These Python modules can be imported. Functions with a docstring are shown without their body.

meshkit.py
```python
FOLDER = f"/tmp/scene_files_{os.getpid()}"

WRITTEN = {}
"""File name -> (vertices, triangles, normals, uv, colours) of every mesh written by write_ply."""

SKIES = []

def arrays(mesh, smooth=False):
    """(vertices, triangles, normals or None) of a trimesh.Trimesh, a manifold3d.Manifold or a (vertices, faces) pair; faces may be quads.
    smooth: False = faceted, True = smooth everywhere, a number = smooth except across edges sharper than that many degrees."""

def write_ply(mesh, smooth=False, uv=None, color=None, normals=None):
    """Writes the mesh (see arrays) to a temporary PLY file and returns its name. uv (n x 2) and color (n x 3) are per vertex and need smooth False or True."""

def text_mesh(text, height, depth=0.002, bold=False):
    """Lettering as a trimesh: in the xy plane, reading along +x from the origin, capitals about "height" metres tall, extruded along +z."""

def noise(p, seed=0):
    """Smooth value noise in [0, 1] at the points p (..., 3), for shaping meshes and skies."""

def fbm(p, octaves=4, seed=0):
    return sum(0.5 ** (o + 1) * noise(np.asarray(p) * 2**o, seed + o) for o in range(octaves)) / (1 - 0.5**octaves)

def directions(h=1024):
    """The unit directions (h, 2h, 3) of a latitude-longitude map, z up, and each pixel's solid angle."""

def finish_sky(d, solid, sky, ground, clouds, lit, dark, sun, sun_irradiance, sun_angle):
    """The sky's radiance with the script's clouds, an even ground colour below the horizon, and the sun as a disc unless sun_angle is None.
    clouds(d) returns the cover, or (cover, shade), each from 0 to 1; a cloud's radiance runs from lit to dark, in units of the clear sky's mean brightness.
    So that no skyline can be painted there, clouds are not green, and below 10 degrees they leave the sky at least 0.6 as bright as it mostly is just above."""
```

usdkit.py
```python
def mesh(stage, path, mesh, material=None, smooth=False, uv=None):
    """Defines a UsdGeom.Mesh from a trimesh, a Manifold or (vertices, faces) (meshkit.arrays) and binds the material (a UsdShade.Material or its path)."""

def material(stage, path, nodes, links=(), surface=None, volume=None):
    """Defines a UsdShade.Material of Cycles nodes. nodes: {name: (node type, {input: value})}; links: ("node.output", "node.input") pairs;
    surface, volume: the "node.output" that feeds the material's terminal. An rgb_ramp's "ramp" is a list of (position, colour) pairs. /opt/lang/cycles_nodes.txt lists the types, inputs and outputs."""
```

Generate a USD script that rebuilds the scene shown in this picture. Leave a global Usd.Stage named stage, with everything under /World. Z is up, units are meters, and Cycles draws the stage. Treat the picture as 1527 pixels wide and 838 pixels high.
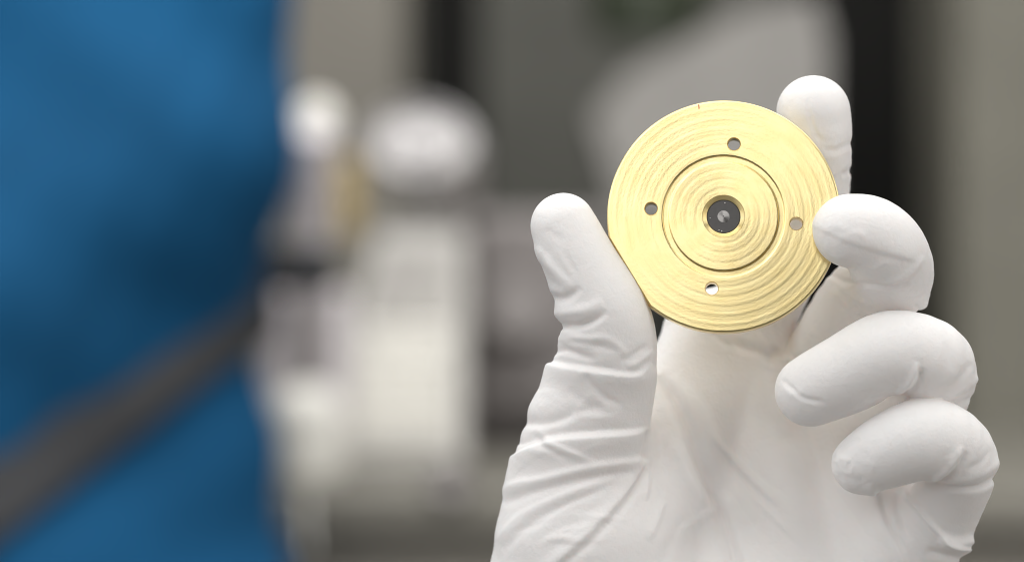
import math, numpy as np, trimesh, manifold3d as m3, usdkit, meshkit
from pxr import Usd, UsdGeom, UsdLux, UsdShade, Gf, Sdf

stage = Usd.Stage.CreateInMemory()
UsdGeom.SetStageUpAxis(stage, 'Z'); UsdGeom.SetStageMetersPerUnit(stage, 1.0)
UsdGeom.Xform.Define(stage, '/World')

# ------------------------------------------------------------------ camera, light, exposure
D, SC, CAMZ = 0.90, 0.1623e-3, 1.15            # distance to the disc, metres per photo pixel there, camera height
cam = UsdGeom.Camera.Define(stage, '/World/Camera')
cam.AddTranslateOp().Set((0, -D, CAMZ)); cam.AddRotateXOp().Set(90)
cam.CreateHorizontalApertureAttr(36.0)
cam.CreateFocalLengthAttr(36.0 * D / (1527 * SC))
cam.CreateFStopAttr(36.0 * D / (1527 * SC) / 18.0)
cam.CreateFocusDistanceAttr(0.897)
cam.CreateClippingRangeAttr((0.05, 100.0))
cam.CreateExposureAttr(0.86)


def rect_light(name, pos, target, w, h, radiance, color):
    l = UsdLux.RectLight.Define(stage, '/World/' + name)
    l.CreateWidthAttr(w); l.CreateHeightAttr(h); l.CreateNormalizeAttr(False)
    l.CreateIntensityAttr(radiance); l.CreateColorAttr(Gf.Vec3f(*color))
    z = np.array(pos, float) - np.array(target, float); z /= np.linalg.norm(z)
    x = np.cross([0, 0, 1.0], z)
    x = np.array([1.0, 0, 0]) if np.linalg.norm(x) < 1e-6 else x / np.linalg.norm(x)
    y = np.cross(z, x)
    l.AddTransformOp().Set(Gf.Matrix4d(*[*map(float, x), 0], *[*map(float, y), 0], *[*map(float, z), 0], *[*map(float, pos), 1]))
    return l


rect_light('ceiling_lamp', (0, 0.9, 3.0), (0, 0.9, 0), 4.4, 5.2, 1.15, (1.0, 0.985, 0.96))
rect_light('front_lamp', (-1.05, -2.2, 2.35), (-0.6, 0, 1.5), 2.3, 1.6, 1.5, (1.0, 0.985, 0.97))
rect_light('bench_lamp', (-0.1, 0.75, 2.35), (0, 2.5, 1.05), 2.6, 0.8, 2.45, (1.0, 0.985, 0.96))
rect_light('left_lamp', (-2.6, -0.6, 1.6), (0, 0, 1.15), 2.2, 2.2, 0.85, (0.97, 0.98, 1.0))
rect_light('right_lamp', (2.4, -0.9, 1.4), (0, 0, 1.15), 2.4, 2.2, 1.0, (1.0, 0.97, 0.94))


# ------------------------------------------------------------------ helpers
def at(px, py, y=0.0):
    """The point that the photo shows at pixel (px, py), y metres behind the disc."""
    k = SC * (D + y) / D
    return np.array([(px - 763.5) * k, y, CAMZ - (py - 419.0) * k])


def wide(r, y=0.0):
    return r * SC * (D + y) / D


_used = {}


def path_for(parent, name):
    base = f'{parent}/{name}'
    n = _used.get(base, -1) + 1
    _used[base] = n
    return base if n == 0 else f'{base}_{n:03d}'


def tag(prim, label=None, category=None, group=None, kind=None):
    for k, v in (('label', label), ('category', category), ('group', group), ('kind', kind)):
        if v:
            prim.SetCustomDataByKey(k, v)
    return prim


def thing(name, label, category, loc=(0, 0, 0), group=None):
    x = UsdGeom.Xform.Define(stage, path_for('/World', name))
    x.AddTranslateOp().Set(Gf.Vec3d(*map(float, loc)))
    tag(x.GetPrim(), label, category, group)
    return x


def obj(name, mesh, mat, parent=None, smooth=30, origin=(0, 0, 0), **tags):
    """One mesh; world coordinates minus origin (its thing's base)."""
    v, f, n = meshkit.arrays(mesh, False)
    v = v - np.asarray(origin, float)
    p = usdkit.mesh(stage, path_for(parent if parent else '/World', name), trimesh.Trimesh(v, f, process=False), mat, smooth=smooth)
    tag(p.GetPrim(), **tags)
    return p


def cone(p, a, b, ra, rb):
    """Distance to a tapered capsule."""
    a = np.asarray(a, np.float32); ab = np.asarray(b, np.float32) - a
    t = np.clip(((p - a) @ ab) / max(float(ab @ ab), 1e-12), 0, 1)
    q = p - a - t[:, None] * ab
    return np.sqrt((q * q).sum(1)) - (ra + (rb - ra) * t)


def smin(a, b, k):
    h = np.clip(0.5 + 0.5 * (b - a) / k, 0, 1)
    return b + (a - b) * h - k * h * (1 - h)


def tri_cone(p, a, b, c, ra, rb, rc):
    """Distance to a rounded triangle plate with a radius at each corner."""
    a, b, c = (np.asarray(x, np.float32) for x in (a, b, c))
    e0, e1 = b - a, c - a
    q = p - a
    d00, d01, d11 = e0 @ e0, e0 @ e1, e1 @ e1
    d20, d21 = q @ e0, q @ e1
    den = d00 * d11 - d01 * d01
    v = (d11 * d20 - d01 * d21) / den
    w = (d00 * d21 - d01 * d20) / den
    inside = (v >= 0) & (w >= 0) & (v + w <= 1)
    n = np.cross(e0, e1); n = n / np.linalg.norm(n)
    flat = np.abs(q @ n) - (ra * (1 - v - w) + rb * v + rc * w)
    edge = np.minimum(np.minimum(cone(p, a, b, ra, rb), cone(p, b, c, rb, rc)), cone(p, c, a, rc, ra))
    return np.where(inside, np.minimum(flat, edge), edge)


def surface(f, lo, hi, h, block=8):
    """Surface nets of the distance f over a box, evaluated finely only near the surface."""
    lo = np.asarray(lo, float)
    n = np.ceil((np.asarray(hi, float) - lo) / h / block).astype(int)
    ax = [lo[k] + (np.arange(n[k]) + 0.5) * block * h - 0.5 * h for k in range(3)]
    cen = np.stack(np.meshgrid(*ax, indexing='ij'), -1).reshape(-1, 3).astype(np.float32)
    coarse = f(cen)
    F = np.repeat(np.repeat(np.repeat(coarse.reshape(n), block, 0), block, 1), block, 2).astype(np.float32)
    near = np.nonzero(np.abs(coarse) < block * h * 1.25)[0]
    o = np.stack(np.meshgrid(*[np.arange(block)] * 3, indexing='ij'), -1).reshape(-1, 3)
    ijk = np.stack(np.unravel_index(near, n), 1) * block
    for s in range(0, len(near), 400):
        g = (ijk[s:s + 400, None] + o[None]).reshape(-1, 3)
        F[g[:, 0], g[:, 1], g[:, 2]] = f((lo + g * h).astype(np.float32))
    S = F < 0
    cnt = sum(S[i:S.shape[0] - 1 + i, j:S.shape[1] - 1 + j, k:S.shape[2] - 1 + k].astype(np.int8) for i in (0, 1) for j in (0, 1) for k in (0, 1))
    act = np.argwhere((cnt > 0) & (cnt < 8))
    idx = np.full(cnt.shape, -1, np.int64); idx[tuple(act.T)] = np.arange(len(act))
    pos, w = np.zeros((len(act), 3)), np.zeros(len(act))
    corners = [(i, j, k) for i in (0, 1) for j in (0, 1) for k in (0, 1)]
    val = {c: F[act[:, 0] + c[0], act[:, 1] + c[1], act[:, 2] + c[2]].astype(float) for c in corners}
    for c in corners:
        for a in range(3):
            if c[a] == 0:
                e = list(c); e[a] = 1; e = tuple(e)
                x, y = val[c], val[e]
                m = (x < 0) != (y < 0)
                t = np.where(m, x / np.where(m, x - y, 1), 0)
                pt = np.array(c, float) + t[:, None] * (np.array(e) - np.array(c))
                pos += np.where(m[:, None], pt, 0); w += m
    V = lo + (act + pos / w[:, None]) * h
    faces = []
    for a in range(3):
        b, c = (a + 1) % 3, (a + 2) % 3
        sl0 = [slice(None)] * 3; sl1 = [slice(None)] * 3
        sl0[a] = slice(0, -1); sl1[a] = slice(1, None)
        ch = np.argwhere(S[tuple(sl0)] != S[tuple(sl1)])
        ch = ch[(ch[:, b] > 0) & (ch[:, c] > 0) & (ch[:, b] < S.shape[b] - 1) & (ch[:, c] < S.shape[c] - 1)]
        q = []
        for db, dc in ((0, 0), (1, 0), (1, 1), (0, 1)):
            g = ch.copy(); g[:, b] -= db; g[:, c] -= dc
            q.append(idx[tuple(g.T)])
        q = np.stack(q, 1)
        flip = ~S[tuple(ch.T)]
        q[flip] = q[flip][:, ::-1]
        faces.append(q[(q >= 0).all(1)])
    q = np.vstack(faces)
    return trimesh.Trimesh(V, np.vstack([q[:, [0, 1, 2]], q[:, [0, 2, 3]]]), process=False)


def rbox(x0, x1, y0, y1, z0, z1, r=0.004):
    """A box with rounded edges."""
    s = m3.Manifold.sphere(r, 12)
    pts = [s.translate((x, y, z)) for x in (x0 + r, x1 - r) for y in (y0 + r, y1 - r) for z in (z0 + r, z1 - r)]
    return m3.Manifold.batch_hull(pts)


def lathe(profile, n=64):
    """Profile of (radius, height) turned about z."""
    return m3.Manifold.revolve(m3.CrossSection([profile]), n)


def point_z_to(m, d, pos):
    d = np.asarray(d, float); d /= np.linalg.norm(d)
    R = trimesh.geometry.align_vectors([0, 0, 1], d)
    R = np.array(R); R[:3, 3] = pos
    return m.transform(R[:3])


# ------------------------------------------------------------------ materials
L = '/World/Looks/'


def plain(name, color, rough=0.5, metal=0.0, spec=0.5, vary=0.12, scale=12.0, bump=0.0):
    c = np.array(color)
    return usdkit.material(stage, L + name, {
        'tc': ('texture_coordinate', {}), 'n': ('noise_texture', {'scale': scale, 'detail': 5.0, 'roughness': 0.6}),
        'r': ('rgb_ramp', {'ramp': [(0.25, tuple(c * (1 - vary))), (0.75, tuple(np.minimum(c * (1 + vary), 0.95)))]}),
        'b': ('bump', {'strength': bump, 'distance': 0.002}),
        'p': ('principled_bsdf', {'roughness': rough, 'metallic': metal, 'specular_ior_level': spec})},
        [('tc.object', 'n.vector'), ('n.fac', 'r.fac'), ('r.color', 'p.base_color'), ('n.fac', 'b.height'), ('b.normal', 'p.normal')], surface='p.BSDF')


M = {}
M['glove'] = usdkit.material(stage, L + 'white_glove', {
    'g': ('geometry', {}),
    'n1': ('noise_texture', {'scale': 1500.0, 'detail': 3.0, 'roughness': 0.6}),
    'n2': ('noise_texture', {'scale': 420.0, 'detail': 4.0, 'roughness': 0.55, 'distortion': 0.4}),
    'n3': ('noise_texture', {'scale': 45.0, 'detail': 3.0}),
    'm': ('math', {'math_type': 'multiply_add', 'value2': 0.35}),
    'b': ('bump', {'strength': 0.5, 'distance': 0.00035}),
    'r': ('rgb_ramp', {'ramp': [(0.3, (0.80, 0.785, 0.778)), (0.7, (0.83, 0.817, 0.81))]}),
    'p': ('principled_bsdf', {'roughness': 0.55, 'specular_ior_level': 0.32, 'subsurface_weight': 0.25, 'subsurface_scale': 0.0022, 'subsurface_radius': (1.0, 0.75, 0.65), 'sheen_weight': 0.06})},
    [('g.position', 'n1.vector'), ('g.position', 'n2.vector'), ('g.position', 'n3.vector'), ('n1.fac', 'm.value1'), ('n2.fac', 'm.value3'),
     ('m.value', 'b.height'), ('b.normal', 'p.normal'), ('n3.fac', 'r.fac'), ('r.color', 'p.base_color')], surface='p.BSDF')

# turned brass: the disc's own axis is its local z, so rings follow the object coordinates
M['brass'] = usdkit.material(stage, L + 'turned_brass', {
    'tc': ('texture_coordinate', {}),
    'sep': ('separate_xyz', {}), 'cmb': ('combine_xyz', {}),
    'x2': ('math', {'math_type': 'multiply'}), 'y2': ('math', {'math_type': 'multiply_add'}), 'rad': ('math', {'math_type': 'sqrt'}),
    'ang': ('math', {'math_type': 'arctan2'}), 'angs': ('math', {'math_type': 'multiply', 'value2': 0.010}),
    'fine': ('noise_texture', {'scale': 2600.0, 'detail': 4.0, 'roughness': 0.65}),
    'gr': ('noise_texture', {'scale': 1800.0, 'detail': 3.0, 'roughness': 0.7}),
    'big': ('noise_texture', {'scale': 320.0, 'detail': 3.0, 'roughness': 0.5}),
    'h': ('math', {'math_type': 'multiply_add', 'value2': 0.8}),
    'b': ('bump', {'strength': 0.30, 'distance': 0.00005}),
    'r': ('rgb_ramp', {'ramp': [(0.3, (0.92, 0.745, 0.355)), (0.7, (0.96, 0.81, 0.43))]}),
    'tz': ('vector_math', {'math_type': 'cross_product', 'vector2': (0.0, 0.0, 1.0)}), 'tw': ('vector_transform', {'transform_type': 'vector', 'convert_from': 'object', 'convert_to': 'world'}),
    'p': ('principled_bsdf', {'metallic': 1.0, 'roughness': 0.27, 'anisotropic': 0.45})},
    [('tc.object', 'tz.vector1'), ('tz.vector', 'tw.vector'), ('tw.vector', 'p.tangent'),
    ('tc.object', 'sep.vector'), ('sep.x', 'x2.value1'), ('sep.x', 'x2.value2'), ('sep.y', 'y2.value1'), ('sep.y', 'y2.value2'), ('x2.value', 'y2.value3'), ('y2.value', 'rad.value1'),
     ('sep.y', 'ang.value1'), ('sep.x', 'ang.value2'), ('ang.value', 'angs.value1'), ('rad.value', 'cmb.x'), ('angs.value', 'cmb.y'),
     ('cmb.vector', 'fine.vector'), ('tc.object', 'gr.vector'), ('cmb.vector', 'big.vector'), ('gr.fac', 'h.value1'), ('fine.fac', 'h.value3'), ('h.value', 'b.height'), ('b.normal', 'p.normal'),
     ('big.fac', 'r.fac'), ('r.color', 'p.base_color')], surface='p.BSDF')
M['insert'] = plain('dark_insert', (0.055, 0.052, 0.050), 0.22, 0.0, 0.5, 0.1, 900.0)
M['pin'] = usdkit.material(stage, L + 'turned_pin', {'tc': ('texture_coordinate', {}), 'tz': ('vector_math', {'math_type': 'cross_product', 'vector2': (0.0, 0.0, 1.0)}), 'tw': ('vector_transform', {'transform_type': 'vector', 'convert_from': 'object', 'convert_to': 'world'}),
    'p': ('principled_bsdf', {'base_color': (0.34, 0.33, 0.32), 'metallic': 1.0, 'roughness': 0.3, 'anisotropic': 0.95})},
    [('tc.object', 'tz.vector1'), ('tz.vector', 'tw.vector'), ('tw.vector', 'p.tangent')], surface='p.BSDF')
M['ink'] = plain('red_ink', (0.55, 0.07, 0.04), 0.5, 0.0, 0.4, 0.1, 2000.0)
M['blue'] = plain('blue_cloth', (0.0028, 0.062, 0.152), 0.85, 0.0, 0.2, 0.16, 7.0, 0.2)
M['strap'] = plain('dark_strap', (0.036, 0.037, 0.040), 0.8, 0.0, 0.3, 0.2, 30.0)
M['skin'] = plain('skin', (0.50, 0.33, 0.25), 0.55)
M['hair'] = plain('dark_hair', (0.03, 0.025, 0.02), 0.6)
M['trousers'] = plain('navy_trousers', (0.02, 0.035, 0.07), 0.85)
M['wall'] = plain('olive_wall', (0.115, 0.115, 0.10), 0.8)
M['floor'] = plain('grey_floor', (0.16, 0.155, 0.145), 0.5)
M['beige'] = plain('beige_panel', (0.165, 0.154, 0.130), 0.6)
M['black'] = plain('black_panel', (0.013, 0.013, 0.012), 0.8, 0.0, 0.1)
M['lightgrey'] = plain('light_grey_cover', (0.26, 0.25, 0.235), 0.55)
M['column'] = plain('grey_olive_column', (0.150, 0.144, 0.116), 0.6)
M['white'] = plain('white_paint', (0.80, 0.785, 0.73), 0.45)
M['pale'] = plain('pale_grey_paint', (0.50, 0.485, 0.46), 0.5)
M['mauve'] = plain('mauve_grey_paint', (0.205, 0.187, 0.182), 0.5)
M['steel'] = plain('brushed_steel', (0.50, 0.485, 0.485), 0.45, 0.4)
M['lilac'] = plain('lilac_grey_metal', (0.64, 0.60, 0.625), 0.4, 0.0)
M['yellow'] = plain('ochre_plastic', (0.42, 0.32, 0.15), 0.5)
M['bench'] = plain('bench_top', (0.15, 0.142, 0.120), 0.5)
M['green'] = plain('dark_green_paint', (0.020, 0.028, 0.012), 0.5)

# ------------------------------------------------------------------ the setting
z0 = -0.0
obj('floor', rbox(-4, 4, -3.0, 4.6, -0.10, 0.0), M['floor'], kind='structure')
obj('wall', rbox(-3.2, 3.2, 4.30, 4.45, 0.003, 3.0), M['wall'], kind='structure')

# ------------------------------------------------------------------ background things
def box_px(x0, x1, y0, y1, Y, depth, r=0.006, zlow=None):
    a, b = at(x0, y1, Y), at(x1, y0, Y)
    return rbox(a[0], b[0], Y, Y + depth, a[2] if zlow is None else zlow, b[2], r)


# bench that the machines stand on
BZ = 1.0
t = thing('workbench', 'grey-olive workbench across the back, below the white slatted machine', 'workbench')
P = str(t.GetPath())
BENCH = P
obj('bench_top', rbox(-0.55, 0.62, 1.75, 3.0, BZ - 0.03, BZ, 0.004), M['bench'], P)
obj('apron', rbox(-0.53, 0.60, 1.77, 1.79, BZ - 0.22, BZ - 0.031, 0.003), M['beige'], P)
for x in (-0.50, 0.57):
    for y in (1.80, 2.95):
        obj('leg', rbox(x - 0.025, x + 0.025, y, y + 0.05, 0.001, BZ - 0.0315, 0.003), M['column'], P)

# white machine with slats, leaning front
t = thing('slatted_machine', 'blurred cream-white machine housing with horizontal slats on the bench', 'machine')
P = str(t.GetPath())
Y = 2.15
fa, fb = at(472, 668, Y), at(692, 345, Y)
zt = fb[2]
prof = [(Y, BZ + 0.002), (Y + 0.34, BZ + 0.002), (Y + 0.34, zt), (Y + 0.07, zt)]
body = m3.Manifold.extrude(m3.CrossSection([prof]), fb[0] - fa[0])
body = body.transform(np.array([[0, 0, 1, fa[0]], [1, 0, 0, 0], [0, 1, 0, 0]], float))
body = body.warp(lambda v: (v[0] + (0.048 * (v[2] - BZ) / (zt - BZ) if v[0] < fa[0] + 0.01 else 0.0), v[1], v[2]))
obj('housing', body, M['pale'], P)
for i in range(5):
    u = (i + 0.5) / 5
    zz = BZ + 0.012 + u * (zt - BZ - 0.02); yy = Y + 0.07 * (zz - BZ) / (zt - BZ)
    slat = rbox(fa[0] + 0.012 + 0.048 * (zz - BZ) / (zt - BZ), fb[0] - 0.012, yy - 0.012, yy + 0.006, zz - 0.0155, zz + 0.0155, 0.003)
    obj('slat', slat, M['white' if i < 3 else 'pale'], P)
obj('lid', rbox(fa[0] + 0.06, fb[0] - 0.005, Y + 0.08, Y + 0.33, zt + 0.001, zt + 0.02, 0.004), M['lightgrey'], P)

# round white head on a stalk
t = thing('round_lamp', 'round whitish lamp head on a short stalk above the slatted machine', 'lamp')
P = str(t.GetPath())
Y = 2.25
c = at(644, 238, Y); R = wide(88, Y)
head = lathe([(0, 0), (R * 0.80, 0), (R * 0.97, 0.008), (R, 0.02), (R * 0.97, 0.036), (R * 0.86, 0.040), (R * 0.84, 0.030), (R * 0.42, 0.030), (R * 0.40, 0.040), (0, 0.044)])
d = np.array([-0.35, -1, 0.45])
zz = d / np.linalg.norm(d); xx = np.array([0.93, 0, -0.37]); xx = xx - zz * (xx @ zz); xx /= np.linalg.norm(xx)
obj('lamp_head', head.scale((1.0, 0.72, 1.0)).transform(np.column_stack([xx, np.cross(zz, xx), zz, c])), M['steel'], P, smooth=35)
st = m3.Manifold.cylinder(c[2] - (zt + 0.022), 0.020, 0.020, 32).translate((c[0] + 0.02, Y + 0.10, zt + 0.022))
obj('stalk', st, M['mauve'], P)

# bright steel cylinder with its top lit, and the ochre box beside it
t = thing('steel_cylinder', 'bright steel cylinder with shiny end beside the person in blue', 'cylinder')
P = str(t.GetPath())
Y = 1.95
a, b = at(458, 395, Y), at(474, 182, Y)
r = wide(31, Y)
cyl = lathe([(0, 0), (r * 0.95, 0), (r, 0.003), (r, np.linalg.norm(b - a) - 0.012), (r, np.linalg.norm(b - a) - 0.004), (r * 0.98, np.linalg.norm(b - a)), (0, np.linalg.norm(b - a) + 0.002)])
obj('barrel', point_z_to(cyl, b - a + np.array([0, -0.05, 0]), a), M['lilac'], P)
cap = lathe([(0, 0), (r, 0), (r * 1.05, 0.004), (r * 0.9, 0.012), (0, 0.018)])
obj('end_cap', point_z_to(cap, (-0.15, -1, 0.5), b), M['white'], P)
base = m3.Manifold.cylinder(a[2] - BZ + 0.01, 0.012, 0.012, 24).translate((a[0], a[1], BZ + 0.002))
obj('stand', base, M['mauve'], P)
m = box_px(498, 536, 235, 352, 2.05, 0.05, 0.006)
obj('ochre_block', m, M['yellow'], label='small ochre block to the right of the steel cylinder', category='block')

# mauve-grey housing behind the person's waist, rounded white jar
m = box_px(392, 520, 430, 675, 2.02, 0.06, 0.010)
obj('grey_housing', m, M['lilac'], label='mauve-grey machine housing left of the slatted machine', category='housing')
Y = 1.88
c = at(456, 612, Y); r = wide(58, Y)
jar = lathe([(0, 0), (r * 0.8, 0), (r, 0.012), (r * 1.02, 0.05), (r * 0.95, r * 1.9), (r * 0.6, r * 2.4), (0, r * 2.5)])
obj('white_jar', jar.translate((c[0], c[1], BZ + 0.001)), M['white'], smooth=50, label='rounded white jar on the bench beside the blue jacket', category='jar')

# mauve grey machine column right of the white one
t = thing('grey_machine', 'tall mauve-grey machine behind the thumb of the white glove', 'machine')
P = str(t.GetPath())
obj('cabinet', box_px(700, 905, 318, 838, 2.45, 0.4, 0.012, zlow=BZ + 0.002), M['mauve'], P)
Y = 2.40
c = at(770, 470, Y); r = wide(55, Y)
obj('dial', point_z_to(lathe([(0, 0), (r, 0), (r, 0.02), (r * 0.8, 0.03), (0, 0.03)]), (0.1, -1, 0.2), c), M['mauve'], P)
obj('ledge', box_px(705, 900, 560, 600, 2.41, 0.04, 0.005), M['mauve'], P)
# round knob low down on the bench's front edge
Y = 1.74
c = at(672, 722, Y); r = wide(30, Y)
obj('round_knob', point_z_to(lathe([(0, 0), (r, 0), (r, 0.015), (r * 0.85, 0.022), (r * 0.3, 0.018), (0, 0.018)]), (0, -1, 0.1), c + np.array([0, 0.02, 0])), M['mauve'], BENCH)
# thin bright rods by the person
a, b = at(446, 225, 1.93), at(462, 300, 1.93)
obj('steel_rod', point_z_to(m3.Manifold.cylinder(np.linalg.norm(a - b), 0.003, 0.003, 20), a - b, b), M['white'], smooth=40, label='thin slanting bright rod in front of the steel cylinder', category='rod')
a, b = at(459, 820, 1.70), at(455, 738, 1.70)
obj('steel_rod', point_z_to(m3.Manifold.cylinder(np.linalg.norm(a - b), 0.0022, 0.0022, 20), b - a, a), M['white'], smooth=40, label='short upright bright rod low down beside the hem of the blue jacket', category='rod')

# wall-side panels
def panel(name, label, cat, x0, x1, y0, y1, Y, mat, depth=0.25, zlow=0.002):
    obj(name, box_px(x0, x1, y0, y1, Y, depth, 0.01, zlow), M[mat], label=label, category=cat)


panel('beige_cabinet', 'beige-grey cabinet behind the person in blue, at the left', 'cabinet', 300, 606, -180, 420, 3.2, 'beige')
panel('black_post', 'black upright post between the beige cabinet and the olive wall', 'post', 622, 718, -200, 330, 3.3, 'black', 0.1)
panel('grey_column', 'grey-olive cabinet filling the right edge of the view', 'cabinet', 1428, 1800, -250, 1000, 2.9, 'column', 0.4)
panel('black_cabinet', 'tall black cabinet between the light grey cover and the grey-olive cabinet', 'cabinet', 1190, 1470, -240, 1000, 3.5, 'black', 0.3)
# light grey cover with sloping top
Y = 3.0
pts = [at(884, 175, Y), at(935, 110, Y), at(1105, 18, Y), at(1215, -10, Y), at(1236, 60, Y), at(1232, 330, Y), at(930, 330, Y), at(905, 240, Y)]
cs = m3.CrossSection([[(p[0], p[2]) for p in pts]])
if cs.area() == 0:
    cs = m3.CrossSection([[(p[0], p[2]) for p in pts[::-1]]])
cov = m3.Manifold.extrude(cs, 0.2).transform(np.array([[1, 0, 0, 0], [0, 0, -1, Y + 0.2], [0, 1, 0, 0]], float))
t = thing('grey_cover', 'light grey machine cover with a sloping top behind the brass disc', 'machine cover')
P = str(t.GetPath())
obj('cover', cov, M['lightgrey'], P, smooth=20)
lo = at(900, 330, Y)
hi = at(1245, 330, Y)
obj('pedestal', rbox(lo[0] + 0.06, hi[0] - 0.03, Y + 0.05, Y + 0.19, 0.002, lo[2] - 0.001, 0.01), M['black'], P)
obj('green_canister', lathe([(0, 0), (0.055, 0), (0.06, 0.01), (0.06, 0.2), (0.03, 0.24), (0, 0.25)]).translate((*at(965, 60, 3.1)[:2], at(965, 55, 3.1)[2])), M['green'], label='dark green canister above the sloping grey cover', category='canister')

# ------------------------------------------------------------------ the person in blue
PY = 1.62
pc = np.array([at(398, 200, PY)[0] - 0.235, PY + 0.05, 0.0])


def ell(p, c, r):
    r = np.asarray(r, np.float32)
    q = (p - np.asarray(c, np.float32)) / r
    l = np.sqrt((q * q).sum(1))
    return (l - 1) * r.min()


def torso(p):
    q = p - pc.astype(np.float32)
    z = q[:, 2]
    w = np.interp(z, [0.72, 0.80, 0.95, 1.10, 1.30, 1.42, 1.50], [0.262, 0.262, 0.252, 0.222, 0.215, 0.20, 0.10])
    dp = w * 0.62
    l = np.sqrt((q[:, 0] / w) ** 2 + (q[:, 1] / dp) ** 2)
    d = (l - 1) * dp
    wr = 0.003 * np.sin(z * 35 + q[:, 0] * 15 + 2 * np.sin(q[:, 0] * 9)) + 0.0015 * np.sin(z * 60 - q[:, 0] * 30)
    return np.maximum(np.maximum(d + wr, z - 1.49), 0.74 - z)


elbow = at(246, 225, PY - 0.04); wrist = at(-60, 480, PY - 0.055); shoulder = at(225, -190, PY + 0.0)


def jacket(p):
    d = torso(p)
    arm = smin(cone(p, shoulder, elbow, 0.080, 0.060), cone(p, elbow, wrist, 0.062, 0.050), 0.03)
    arm = arm + 0.0022 * np.sin(p[:, 2] * 60 + p[:, 0] * 40) + 0.001 * np.sin(p[:, 2] * 60 - p[:, 0] * 150)
    arm2 = smin(cone(p, pc + [-0.22, 0, 1.43], pc + [-0.27, 0.02, 1.12], 0.065, 0.05), cone(p, pc + [-0.27, 0.02, 1.12], pc + [-0.22, -0.2, 1.0], 0.05, 0.04), 0.02)
    d = smin(d, arm, 0.11)
    return smin(d, arm2, 0.02)


person = thing('person', 'person in a blue work jacket with a dark diagonal strap, out of focus', 'person')
PP = str(person.GetPath())
obj('jacket', surface(jacket, pc + [-0.42, -0.55, 0.70], pc + [0.42, 0.25, 1.56], 0.008), M['blue'], PP, smooth=True)
s0, s1 = at(0, 732, PY - 0.1), at(432, 396, PY - 0.1)
sn = np.cross(s1 - s0, [0, 1, 0]); sn /= np.linalg.norm(sn)


def strap(p):
    d = torso(p)
    return np.maximum(np.abs(d - 0.004) - 0.008, np.abs((p - s0.astype(np.float32)) @ sn.astype(np.float32)) - 0.026)


obj('strap', surface(strap, pc + [-0.32, -0.25, 0.70], pc + [0.32, 0.25, 1.52], 0.006), M['strap'], PP, smooth=True)
hd = pc + [0, 0, 1.66]
nk = lambda p: smin(smin(ell(p, hd, (0.077, 0.097, 0.115)), cone(p, pc + [0, 0.01, 1.46], pc + [0, 0, 1.60], 0.058, 0.055), 0.03), cone(p, hd + [0, 0.09, 0.0], hd + [0, 0.112, -0.022], 0.010, 0.015), 0.012)
def skin(p):
    d = nk(p)
    for s in (-1, 1):
        d = smin(d, ell(p, hd + [s * 0.079, 0, -0.005], (0.012, 0.022, 0.034)), 0.008)
    return d
obj('body', surface(skin, hd - [0.12, 0.14, 0.24], hd + [0.12, 0.15, 0.15], 0.006), M['skin'], PP, smooth=True)
hairf = lambda p: np.maximum(ell(p, hd + [0, -0.012, 0.012], (0.088, 0.104, 0.122)), (p[:, 1] - hd[1]) * 0.7 - (p[:, 2] - hd[2]) * 0.7 - 0.005)
obj('hair', surface(hairf, hd - [0.12, 0.14, 0.16], hd + [0.12, 0.15, 0.16], 0.006), M['hair'], PP, smooth=True)
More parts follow.
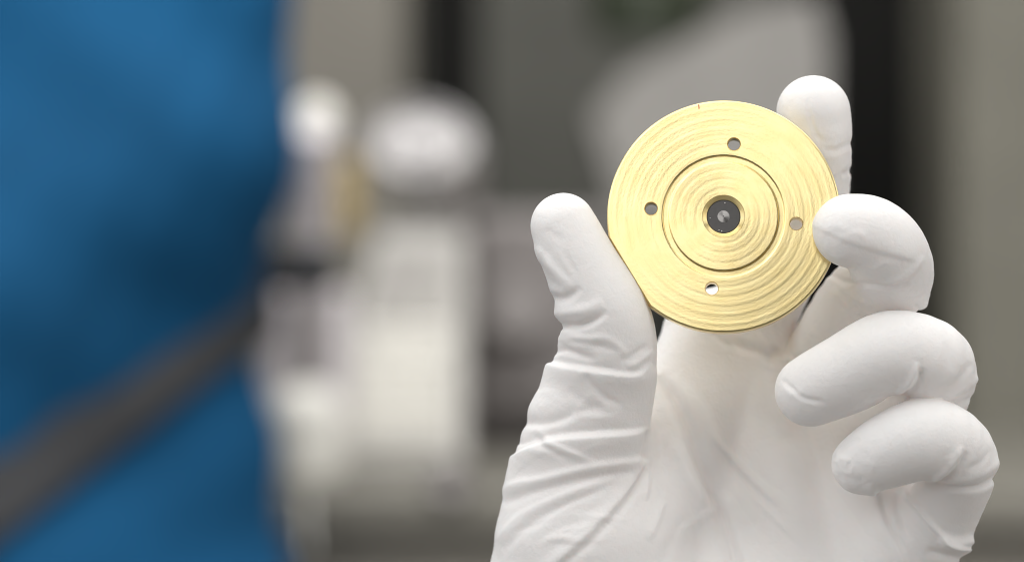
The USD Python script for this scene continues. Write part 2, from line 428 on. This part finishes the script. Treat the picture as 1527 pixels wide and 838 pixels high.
legs = lambda p: np.minimum(smin(cone(p, pc + [-0.10, 0, 0.80], pc + [-0.12, 0, 0.03], 0.115, 0.06), cone(p, pc + [-0.10, 0, 0.80], pc + [0.10, 0, 0.80], 0.12, 0.12), 0.02), cone(p, pc + [0.10, 0, 0.80], pc + [0.12, 0, 0.03], 0.115, 0.06))
legs2 = lambda p: np.maximum(legs(p), 0.03 - p[:, 2])
obj('trousers', surface(legs2, pc + [-0.26, -0.16, -0.02], pc + [0.26, 0.16, 0.95], 0.012), M['trousers'], PP, smooth=True)
for s in (-1, 1):
    sh = lambda p: np.maximum(smin(cone(p, pc + [s * 0.12, -0.04, 0.045], pc + [s * 0.13, 0.15, 0.035], 0.044, 0.040), cone(p, pc + [s * 0.12, -0.01, 0.05], pc + [s * 0.12, 0, 0.08], 0.045, 0.05), 0.02), 0.002 - p[:, 2])
    obj('shoe', surface(sh, pc + [s * 0.125 - 0.09, -0.14, -0.01], pc + [s * 0.125 + 0.09, 0.24, 0.16], 0.008), M['strap'], PP, smooth=True)
# pouch hanging from the strap behind the hip
pa = at(455, 392, PY + 0.06)
obj('pouch', rbox(pa[0] - 0.050, pa[0] + 0.022, PY + 0.02, PY + 0.075, pa[2] - 0.020, pa[2] + 0.012, 0.008), M['strap'], PP)

# ------------------------------------------------------------------ the brass disc
mm = 1e-3
PX = SC
DC = at(1079, 322.5, 0)                        # centre of its front face
nrm = np.array([-0.060, -1.0, 0.095]); nrm /= np.linalg.norm(nrm)
ux = np.array([1.0, 0, 0]) - nrm * nrm[0]; ux /= np.linalg.norm(ux)
uy = np.cross(nrm, ux)                         # local x = picture right, local y = picture up, local z = towards the viewer
disc = UsdGeom.Xform.Define(stage, path_for('/World', 'brass_disc'))
disc.AddTransformOp().Set(Gf.Matrix4d(*[*map(float, ux), 0], *[*map(float, uy), 0], *[*map(float, nrm), 0], *[*map(float, DC), 1]))
tag(disc.GetPrim(), 'round turned brass disc with four small holes held in the white glove', 'disc')
DP = str(disc.GetPath())
T = 5.0 * mm
p = lambda r, z: (r * PX, z * mm)
rip = lambda r: float((np.sin(2 * np.pi * r / 15.5 + 1.2 * np.sin(r / 31.0)) + 0.5 * np.sin(2 * np.pi * r / 7.3 + 1.0)) * 0.0031 * np.clip((r - 34) / 4, 0, 1) * np.clip((171 - r) / 4, 0, 1) * np.clip(abs(r - 86.5) / 4 - 1.6, 0, 1)) + 0.0006 * math.sin(r * 7.7)
rim = [p(171.5, 0), p(172.6, -0.06), p(173.6, -0.22), p(174, -0.45), p(174, -4.6), p(172, -5.0), p(26, -5.0), p(25.3, -4.9), p(25.3, -0.98), p(31.0, -0.22), p(31.9, 0.0)]
rs_in = np.arange(33.0, 80.0, 0.8)
rs_gr = [(80.6, 0.0), (81.4, -0.03), (82.2, -0.27), (83.0, -0.31), (84.4, -0.295), (86.0, -0.31), (87.6, -0.295), (89.2, -0.31), (90.2, -0.29), (90.9, -0.08), (91.5, -0.02), (92.4, 0.0)]
rs_out = np.arange(93.2, 171.0, 0.8)
prof = rim + [p(r, rip(r)) for r in rs_in] + [p(r, z) for r, z in rs_gr] + [p(r, rip(r)) for r in rs_out]
cs = m3.CrossSection([prof])
if cs.area() < 0 or cs.is_empty():
    cs = m3.CrossSection([prof[::-1]])
disc_m = m3.Manifold.revolve(cs, 480)
for hx, hy in ((16, 108), (-108, 12), (108, -12), (-18, -108)):
    hole = lathe([(0, -8 * mm), (9.4 * PX, -8 * mm), (9.4 * PX, -0.25 * mm), (10.4 * PX, 0.02 * mm), (10.4 * PX, 1 * mm), (0, 1 * mm)], 40)
    disc_m = disc_m - hole.translate((hx * PX, hy * PX, 0))
# flat on the lower left, slightly undercut so that its face can be seen
fd = np.array([-139.0, -83.0]); fd /= np.linalg.norm(fd)
cut = m3.Manifold.cube((30 * mm, 80 * mm, 30 * mm)).translate((0, -40 * mm, -15 * mm)).rotate((0, -18, 0)).translate((161.0 * PX, 0, 0))
cut = cut.rotate((0, 0, math.degrees(math.atan2(fd[1], fd[0]))))
disc_m = disc_m - cut
me = disc_m.to_mesh()
V = np.array(me.vert_properties[:, :3], float); Fc = np.array(me.tri_verts)
# turning marks: shallow uneven rings and chatter on the front face
r = np.hypot(V[:, 0], V[:, 1]) / PX; a = np.arctan2(V[:, 1], V[:, 0])
front = (np.abs(V[:, 2]) < 3e-5) & (r > 34) & (r < 171) & ~((r > 79.5) & (r < 93))
rr = r + 0.9 * np.sin(3 * a + 0.7) * np.sin(r / 23) + 0.25 * np.sin(7 * a + r / 9)
ring = np.sin(2 * np.pi * rr / 15.5 + 1.2 * np.sin(r / 31.0)) + 0.55 * np.sin(2 * np.pi * rr / 7.3 + 1.0) + 0.25 * np.sin(2 * np.pi * rr / 3.9)
amod = 0.55 + 0.9 * meshkit.noise(np.stack([np.cos(a) * 2.5 + 9, np.sin(a) * 2.5 + 9, r / 26], 1), 5)
chat = (meshkit.noise(np.stack([np.cos(a) * r / 4.5 + 99, np.sin(a) * r / 4.5 + 99, r * 0], 1), 7) - 0.5) * 0.5
edge = np.clip((r - 34) / 4, 0, 1) * np.clip((171 - r) / 4, 0, 1) * np.clip(np.abs(r - 86.5) / 4 - 1.6, 0, 1)
V[front, 2] += ((ring * (amod - 0.62) * 0.0022 + chat * 0.0012) * edge * mm)[front]
obj('disc_body', trimesh.Trimesh(V, Fc, process=False), M['brass'], DP, smooth=28)
ins = lathe([(0, -2.9 * mm), (25.0 * PX, -2.9 * mm), (25.0 * PX, -1.13 * mm), (24.0 * PX, -0.98 * mm), (0, -0.98 * mm)], 96)
ip = obj('dark_insert', ins, M['insert'], DP)
tip = [(0, -1.03), *[(rr, -0.97 + 0.003 * (i % 2) + 0.004 * (9 - rr)) for i, rr in enumerate(np.linspace(1, 9, 17))], (9.2, -1.03)]
pin = m3.Manifold.revolve(m3.CrossSection([[(x * PX, z * mm) for x, z in tip][::-1]]), 96)
if pin.is_empty() or pin.volume() <= 0:
    pin = m3.Manifold.revolve(m3.CrossSection([[(x * PX, z * mm) for x, z in tip]]), 96)
obj('centre_pin', pin, M['pin'], str(ip.GetPath()), smooth=60)
for k, (bx, by) in enumerate([(2, 20.5), (-3, -21.5), (-7, -20), (-20, -2)]):
    s = m3.Manifold.sphere((1.2 - 0.15 * k) * PX, 10).scale((1, 1, 0.5)).translate((bx * PX, by * PX, -0.98 * mm))
    obj('speck', s, M['steel'], str(ip.GetPath()), smooth=True)
mk = m3.Manifold.cube((1.5 * PX, 8 * PX, 0.05 * mm), True).rotate((0, 0, 4)).translate((-36 * PX, 164.5 * PX, 0.02 * mm))
obj('red_mark', mk, M['ink'], DP)

# ------------------------------------------------------------------ the gloved hand
def J(px, py, d, r):
    """A joint: photo pixel, millimetres behind the disc's face, radius in photo pixels."""
    return at(px, py, d * mm).astype(np.float32), np.float32(wide(r, d * mm))


CH = {
    'thumb': [J(840, 337, 3, 49), J(866, 396, 2.5, 56), J(898, 462, 3, 65), J(908, 510, 5, 70), J(897, 570, 9, 80), J(874, 650, 13, 92), J(866, 720, 16, 104), J(872, 838, 20, 143)],
    'index': [J(1213, 168, 13.5, 55), J(1217, 225, 17, 52), J(1206, 300, 36, 55), J(1150, 425, 44, 58), J(1098, 520, 47, 66)],
    'middle': [J(1266, 344, -7, 54), J(1298, 351, -6, 57), J(1322, 378, -2, 61), J(1328, 418, 10, 60), J(1278, 446, 28, 54), J(1222, 540, 43, 56), J(1190, 610, 48, 62)],
    'ring': [J(1208, 583, 4, 53), J(1265, 556, 0, 59), J(1330, 526, -3, 62), J(1391, 545, 3, 62), J(1375, 600, 22, 58), J(1270, 655, 42, 60)],
    'pinky': [J(1285, 692, 2, 45), J(1330, 670, -2, 55), J(1385, 654, -3, 61), J(1430, 686, 4, 57), J(1408, 755, 13, 55), J(1358, 830, 22, 70)],
}
NAMES = list(CH)


def fine_chain(c, n=4):
    """The joints' chain with its bends rounded off."""
    q = np.array([[*a, r] for a, r in c]); q = np.vstack([2 * q[0] - q[1], q, 2 * q[-1] - q[-2]])
    out = []
    for i in range(1, len(q) - 2):
        t = np.linspace(0, 1, n, endpoint=False)[:, None]
        cr = 0.5 * (2 * q[i] + (q[i + 1] - q[i - 1]) * t + (2 * q[i - 1] - 5 * q[i] + 4 * q[i + 1] - q[i + 2]) * t ** 2 + (3 * q[i] - q[i - 1] - 3 * q[i + 1] + q[i + 2]) * t ** 3)
        out.append(cr)
    q = np.vstack([*out, q[-2:-1]]).astype(np.float32)
    return q[:, :3], q[:, 3]


FINE = {n: fine_chain(c) for n, c in CH.items()}


def chain(p, n):
    c, r = FINE[n]
    lo, hi = (c - r[:, None]).min(0), (c + r[:, None]).max(0)
    o = np.maximum(np.maximum(lo - p, p - hi), 0)
    d = np.sqrt((o * o).sum(1)) + np.float32(0.004)
    m = d < 0.013
    q, e = p[m], None
    if len(q):
        for i in range(len(c) - 1):
            f = cone(q, c[i], c[i + 1], r[i], r[i + 1])
            e = f if e is None else smin(e, f, np.float32(0.0006))
        d[m] = e
    return d


PALM = {'i': J(1075, 540, 46, 78), 'i2': J(1060, 505, 44, 74), 'm': J(1190, 600, 48, 66), 'p': J(1338, 800, 27, 84), 'wr': J(1255, 1010, 33, 128), 'wl': J(945, 1000, 30, 130), 't': J(900, 830, 24, 130), 'w': J(985, 600, 34, 40)}


def palm(p):
    g = PALM
    d = None
    for x in (('i', 'm', 'wr'), ('m', 'p', 'wr'), ('i', 'wr', 'wl'), ('i', 'wl', 't'), ('i', 'i2', 'w'), ('i', 'w', 't')):
        (a, ra), (b, rb), (c, rc) = (g[y] for y in x)
        e = tri_cone(p, a, b, c, ra, rb, rc)
        d = e if d is None else smin(d, e, np.float32(3.0 * mm))
    e = cone(p, at(1085, 1000, .034).astype(np.float32), at(1085, 1500, .05).astype(np.float32), wide(185), wide(200))
    return smin(d, e, np.float32(10 * mm))


KJ = {'thumb': 7.0, 'index': 5.0, 'middle': 4.0, 'ring': 5.0, 'pinky': 5.0}


def parts(p):
    pal = palm(p)
    fs = [chain(p, n) for n in NAMES]
    return pal, fs


def hand(p):
    pal, fs = parts(p)
    out = pal
    for n, f in zip(NAMES, fs):
        out = np.minimum(out, smin(pal, f, np.float32(KJ[n] * mm)))
    return out


lo = np.array([at(690, 0)[0], -0.024, at(0, 1120)[2]]); hi = np.array([at(1530, 0)[0], 0.085, at(0, 90)[2]])
hm = surface(hand, lo, hi, 0.42 * mm)
V = np.array(hm.vertices); Fh = np.array(hm.faces)


def normals(V, F):
    n = np.zeros_like(V); fn = np.cross(V[F[:, 1]] - V[F[:, 0]], V[F[:, 2]] - V[F[:, 0]])
    for k in range(3):
        for c in range(3):
            n[:, c] += np.bincount(F[:, k], fn[:, c], len(V))
    return n / np.maximum(np.linalg.norm(n, axis=1, keepdims=True), 1e-20)


N0 = normals(V, Fh)
pal, fs = parts(V.astype(np.float32))
ALL = np.stack([*fs, pal], 1)
WHO = ALL.argmin(1)
K = SC * (D + V[:, 1]) / D
U = np.stack([V[:, 0] / K + 763.5, 419 - (V[:, 2] - CAMZ) / K], 1)
FACE = np.clip((-N0[:, 1] + 0.30) / 0.35, 0, 1)


def spline(pts, n=12):
    p = np.asarray(pts, float)
    if len(p) < 3:
        t = np.linspace(0, 1, n)[:, None]
        return p[0] * (1 - t) + p[1] * t
    q = np.vstack([2 * p[0] - p[1], p, 2 * p[-1] - p[-2]])
    out = []
    for i in range(1, len(q) - 2):
        t = np.linspace(0, 1, n, endpoint=False)[:, None]
        out.append(0.5 * (2 * q[i] + (q[i + 1] - q[i - 1]) * t + (2 * q[i - 1] - 5 * q[i] + 4 * q[i + 1] - q[i + 2]) * t ** 2 + (3 * q[i] - q[i - 1] - 3 * q[i + 1] + q[i + 2]) * t ** 3))
    return np.vstack([*out, p[-1:]])


DISP = np.zeros(len(V))


def crease(who, pts, amp, w1, w2=None, t0=0.2, t1=0.2):
    """A fold of the glove: amp mm out (+) or in (-) along a line; w1, w2 are its widths in photo pixels on the line's left and right."""
    w2 = w1 if w2 is None else w2
    s = spline(pts)
    seg = np.diff(s, axis=0); ln = np.linalg.norm(seg, axis=1); cum = np.concatenate([[0], np.cumsum(ln)])
    m = np.isin(WHO, [NAMES.index(w) if w != 'palm' else 5 for w in who.split()])
    R = 3.2 * max(w1, w2)
    m &= (U > s.min(0) - R).all(1) & (U < s.max(0) + R).all(1) & (FACE > 0)
    ids = np.nonzero(m)[0]
    if not len(ids):
        return
    u = U[ids]
    best, sd, tt = np.full(len(ids), 1e9), np.zeros(len(ids)), np.zeros(len(ids))
    for i in range(len(seg)):
        d = seg[i] / max(ln[i], 1e-9)
        q = u - s[i]
        al = np.clip(q @ d, 0, ln[i])
        o = q - al[:, None] * d
        e = np.hypot(*o.T)
        b = e < best
        best[b] = e[b]; sd[b] = (np.sign(d[0] * q[:, 1] - d[1] * q[:, 0]) * e)[b]; tt[b] = ((cum[i] + al) / cum[-1])[b]
    w = np.where(sd < 0, w1, w2)
    prof = np.exp(-(best / w) ** 2)
    fade = np.clip(tt / max(t0, 1e-3), 0, 1) ** 0.7 * np.clip((1 - tt) / max(t1, 1e-3), 0, 1) ** 0.7
    if t0 == 0: fade = np.clip((1 - tt) / max(t1, 1e-3), 0, 1) ** 0.7
    if t1 == 0: fade = np.clip(tt / max(t0, 1e-3), 0, 1) ** 0.7 if t0 else np.ones_like(tt)
    DISP[ids] += 0.8 * amp * mm * prof * fade * FACE[ids]


# sides: going along the line in the picture, w1 is on the left-hand side (up for a line drawn to the right), w2 on the right-hand side
TH = 'thumb palm'
crease('thumb', [(820, 490), (839, 487), (862, 487), (886, 478), (906, 464)], -2.0, 5, 4, 0, .4)
crease('thumb', [(822, 468), (845, 466), (875, 462), (900, 450)], 1.1, 9, 9, 0, .5)
crease('thumb', [(815, 444), (838, 446), (852, 440), (866, 428)], -1.2, 7, 6, 0, .4)
crease('thumb', [(790, 366), (808, 378), (836, 412), (860, 434)], 0.7, 5, 12, .2, .3)
crease('thumb', [(800, 392), (822, 420), (840, 430)], -0.5, 8, 8, .1, .3)
crease('thumb', [(812, 342), (826, 350), (840, 362)], -0.2, 6, 6)
crease('thumb', [(822, 504), (840, 503), (870, 506), (905, 500)], 0.8, 7, 9, 0, .5)
crease('thumb', [(825, 525), (845, 522), (868, 531), (890, 537)], -1.0, 6, 5, 0, .3)
crease('thumb', [(850, 506), (885, 514), (925, 524)], -0.5, 6, 5, .3, .4)
crease('thumb', [(880, 500), (912, 508), (936, 530)], 0.35, 5, 8)
crease(TH, [(805, 546), (822, 545), (836, 548), (874, 553), (921, 559), (950, 559), (972, 542)], 1.3, 4, 22, 0, .15)
crease(TH, [(815, 536), (845, 541), (880, 546), (925, 552)], -0.6, 6, 4, 0, .3)
crease('thumb', [(934, 547), (952, 538), (974, 522)], 0.55, 3.5, 7)
crease('thumb', [(926, 540), (944, 530), (966, 514)], -0.35, 5, 4)
crease(TH, [(874, 556), (888, 577), (906, 594), (930, 604)], -0.6, 5, 7, .1, .4)
crease(TH, [(846, 580), (872, 600), (905, 612)], -0.35, 8, 8)
crease(TH, [(766, 634), (785, 631), (820, 630), (866, 614), (900, 610)], -1.0, 9, 6, 0, .5)
crease(TH, [(770, 612), (800, 606), (840, 590)], 0.7, 14, 14, 0, .5)
crease(TH, [(735, 722), (752, 706), (762, 688), (788, 671), (830, 657), (880, 651), (932, 647), (968, 640)], 1.5, 3.5, 24, 0, .1)
crease(TH, [(776, 662), (826, 648), (880, 643), (945, 640)], -0.6, 7, 3, 0, .2)
crease(TH, [(796, 636), (824, 660), (854, 674), (886, 690)], 0.6, 4, 8, .3, .3)
crease(TH, [(792, 646), (818, 668), (848, 684)], -0.5, 6, 5)
crease(TH, [(748, 736), (776, 721), (815, 713), (872, 698), (960, 685)], 0.9, 6, 12, .1, .05)
crease(TH, [(748, 752), (796, 733), (872, 714), (950, 702)], -0.7, 8, 7, .1, .3)
crease(TH, [(740, 806), (777, 768), (834, 740), (893, 718), (940, 706)], 0.6, 5, 12, .1, .3)
crease(TH, [(748, 822), (790, 780), (846, 752), (905, 730)], -0.5, 8, 7, .1, .3)
crease(TH, [(790, 798), (853, 756), (917, 729)], 0.4, 6, 10)
crease(TH, [(962, 684), (934, 732), (902, 770), (864, 808), (830, 838), (800, 860)], 1.0, 4, 14, .1, 0)
crease(TH, [(968, 690), (944, 735), (912, 775), (872, 815), (840, 842)], -0.6, 5, 6, .1, .1)
crease(TH, [(964, 640), (961, 670), (958, 690)], -1.0, 5, 5)
crease(TH, [(964, 684), (966, 716), (962, 746)], 0.5, 4, 6)
crease(TH, [(990, 745), (978, 780), (966, 805)], 0.4, 5, 9)
crease(TH, [(1020, 770), (1000, 810), (985, 850)], -0.3, 7, 7)
# palm
crease('palm index', [(982, 560), (1010, 600), (1034, 648), (1058, 716), (1084, 790), (1104, 850)], -2.3, 9, 13, .1, 0)
crease('palm index', [(1000, 560), (1040, 612), (1078, 690), (1120, 780)], 1.1, 12, 22, .2, .3)
crease('palm', [(988, 640), (1020, 690), (1046, 770), (1060, 850)], 0.6, 16, 9, .2, 0)
crease('palm index', [(1056, 492), (1072, 505), (1090, 518)], -0.6, 6, 6)
crease('palm index middle', [(1090, 510), (1120, 522), (1150, 530), (1166, 528)], -0.8, 9, 7)
crease('palm index middle', [(1146, 545), (1152, 532), (1160, 518)], -1.2, 8, 8)
crease('palm', [(1100, 570), (1130, 640), (1165, 720), (1200, 830)], 0.4, 25, 25)
crease('palm', [(1130, 600), (1180, 660), (1230, 760)], -0.4, 12, 16)
crease('palm', [(1170, 660), (1230, 720), (1280, 800), (1300, 850)], 0.5, 18, 18)
crease('palm', [(1000, 800), (1060, 760), (1100, 745)], 0.25, 6, 10)
crease('palm pinky ring', [(1296, 720), (1306, 740), (1318, 776), (1344, 826), (1352, 850)], 1.0, 5, 14, .1, .1)
crease('palm pinky ring', [(1312, 740), (1324, 776), (1350, 822)], -0.6, 5, 7)
crease('palm pinky ring', [(1336, 735), (1344, 780), (1360, 806)], -0.9, 6, 6, .1, .3)
crease('palm pinky', [(1348, 732), (1370, 756), (1392, 784), (1416, 808), (1440, 816)], 1.4, 3.5, 9, .1, 0)
crease('palm pinky', [(1344, 740), (1366, 764), (1388, 792), (1408, 812)], -0.7, 7, 4)
crease('palm pinky', [(1400, 800), (1424, 808), (1446, 806)], 1.4, 7, 9, .2, 0)
crease('palm pinky', [(1380, 820), (1410, 828), (1440, 836)], -0.8, 6, 6, .2, 0)
# middle finger
crease('middle', [(1204, 328), (1219, 337), (1264, 357), (1318, 373), (1374, 389)], 0.35, 16, 5, 0, .1)
crease('middle', [(1219, 345), (1264, 366), (1318, 383), (1366, 394)], -0.25, 4, 16, .1, .1)
crease('middle', [(1316, 425), (1349, 414), (1370, 393), (1376, 380)], 0.6, 6, 5)
crease('middle', [(1236, 408), (1262, 421), (1310, 427), (1356, 424)], -0.9, 5, 4, 0, .4)
crease('middle', [(1370, 462), (1386, 452), (1400, 440)], 1.7, 8, 6, .3, 0)
crease('middle', [(1340, 470), (1366, 456), (1384, 440)], -0.5, 6, 6)
crease('middle', [(1241, 428), (1254, 444), (1280, 466)], 0.6, 4, 7)
crease('middle', [(1250, 420), (1268, 440), (1300, 456)], 0.4, 4, 8)
crease('middle', [(1296, 300), (1318, 318), (1322, 342)], -0.12, 10, 10)
crease('middle palm', [(1164, 540), (1176, 535), (1186, 545)], 0.6, 4, 5)
# ring finger
crease('ring', [(1164, 564), (1185, 583), (1202, 595), (1232, 600)], -0.7, 4, 4)
crease('ring', [(1168, 574), (1188, 592), (1206, 604)], 0.3, 5, 9)
crease('ring', [(1368, 540), (1364, 556), (1354, 572), (1334, 588)], 1.0, 5, 5)
crease('ring', [(1376, 548), (1372, 566), (1360, 582), (1340, 594)], -0.9, 5, 4)
crease('ring', [(1456, 566), (1440, 580), (1402, 600)], 0.6, 4, 6, 0, .3)
crease('ring', [(1450, 540), (1430, 566), (1396, 592)], -0.4, 6, 6, .1, .3)
crease('ring', [(1458, 590), (1436, 600), (1410, 612)], -0.6, 5, 5, 0, .3)
crease('ring', [(1290, 598), (1320, 592), (1350, 596)], -0.5, 4, 5)
# little finger
crease('pinky', [(1434, 664), (1424, 684), (1408, 704), (1386, 719)], 0.8, 5, 5)
crease('pinky', [(1442, 672), (1432, 692), (1416, 710), (1394, 724)], -0.9, 5, 4)
crease('pinky', [(1380, 720), (1402, 726), (1432, 729), (1464, 726), (1496, 706)], -1.5, 5, 4, .1, 0)
crease('pinky', [(1410, 714), (1440, 716), (1470, 704), (1492, 690)], 0.5, 7, 5, .1, 0)
crease('pinky', [(1440, 700), (1462, 690), (1480, 668)], -0.35, 5, 5)
crease('pinky', [(1246, 672), (1262, 662), (1282, 652)], -0.4, 5, 5)
crease('pinky', [(1244, 690), (1256, 684), (1268, 690)], 0.5, 5, 7)
crease('pinky', [(1250, 706), (1268, 714), (1290, 716)], -0.3, 5, 6)
# index finger tip
crease('index', [(1206, 140), (1207, 165), (1213, 190), (1226, 214)], -0.35, 3, 4)
crease('index', [(1226, 222), (1248, 224), (1274, 212)], -0.5, 6, 6, .3, 0)
crease('index', [(1254, 262), (1268, 256), (1280, 250)], -0.7, 5, 5, .2, 0)
# small joint wrinkles
rng = np.random.default_rng(4)
for who, c0, d0, ln, n in (('ring', (1385, 560), (0.3, 1), 60, 6), ('pinky', (1425, 690), (-0.2, 1), 55, 6), ('middle', (1340, 420), (1, -0.3), 60, 5), ('thumb', (860, 500), (1, 0.1), 70, 7),
                           ('ring', (1185, 590), (0.7, 0.6), 40, 4), ('pinky', (1265, 690), (0.3, 1), 36, 5), ('middle', (1240, 350), (1, 0.3), 44, 4), ('index', (1235, 200), (1, 0.2), 50, 4), ('thumb', (835, 400), (0.5, 1), 50, 5)):
    d0 = np.array(d0) / np.hypot(*d0)
    for k in range(n):
        o = np.array(c0) + rng.normal(0, 14, 2); L0 = ln * rng.uniform(0.4, 0.9); bend = np.array([-d0[1], d0[0]]) * rng.normal(0, 5)
        crease(who, [o - d0 * L0 / 2, o + bend, o + d0 * L0 / 2], rng.choice([-1, 1]) * rng.uniform(0.14, 0.30), rng.uniform(3, 5), rng.uniform(4, 8), .4, .4)
for k in range(16):                             # loose folds over the ball of the thumb, running up to the crease of the palm
    o = np.array([rng.uniform(775, 900), rng.uniform(580, 830)]); L0 = rng.uniform(50, 120); an = rng.normal(-0.25, 0.22)
    d0 = np.array([math.cos(an), math.sin(an)])
    crease(TH, [o - d0 * L0 / 2, o + np.array([-d0[1], d0[0]]) * rng.normal(0, 5), o + d0 * L0 / 2], rng.choice([-1, 1]) * rng.uniform(0.12, 0.3), rng.uniform(3, 4.5), rng.uniform(5, 11), .4, .4)
for k in range(22):                             # long fine folds fanning down the palm from the thumb's crotch
    an = rng.uniform(0.75, 1.45); r0 = rng.uniform(60, 200); L0 = rng.uniform(80, 190)
    o = np.array([975.0, 560.0]) + np.array([math.cos(an), math.sin(an)]) * r0
    e = o + np.array([math.cos(an - 0.1), math.sin(an - 0.1)]) * L0
    crease('palm index', [o, (o + e) / 2 + rng.normal(0, 6, 2), e], rng.choice([-1, 1]) * rng.uniform(0.2, 0.42), rng.uniform(3.5, 6), rng.uniform(8, 16), .4, .4)
# slack and small puckers all over
q = V / mm
slack = meshkit.fbm(q / 13.0 + 50, 2, 3) - 0.5
ridge = 1 - np.abs(2 * meshkit.fbm(np.stack([q[:, 0] / 11, q[:, 1] / 8, q[:, 2] / 4.5], 1) + 80, 3, 11) - 1)
loose = np.where(np.isin(WHO, [5]), 1.0, 0.25) + np.where((WHO == 0) & (U[:, 1] > 430), 0.8, 0)
DISP += (slack * 0.45 * (0.35 + 0.65 * np.clip(loose, 0, 1))) * mm
V2 = V + N0 * DISP[:, None]
ED = np.vstack([Fh[:, [0, 1]], Fh[:, [1, 2]], Fh[:, [2, 0]]])
deg = np.bincount(ED[:, 0], minlength=len(V2)).astype(float)
for _ in range(1):                              # a light smoothing
    avg = np.stack([np.bincount(ED[:, 0], V2[ED[:, 1], c], len(V2)) for c in range(3)], 1) / np.maximum(deg, 1)[:, None]
    V2 = V2 + 0.3 * (avg - V2)
hm2 = trimesh.Trimesh(V2, Fh, process=False)
obj('gloved_hand', hm2, M['glove'], smooth=True, label='hand in a wrinkled white glove holding up the brass disc', category='hand')
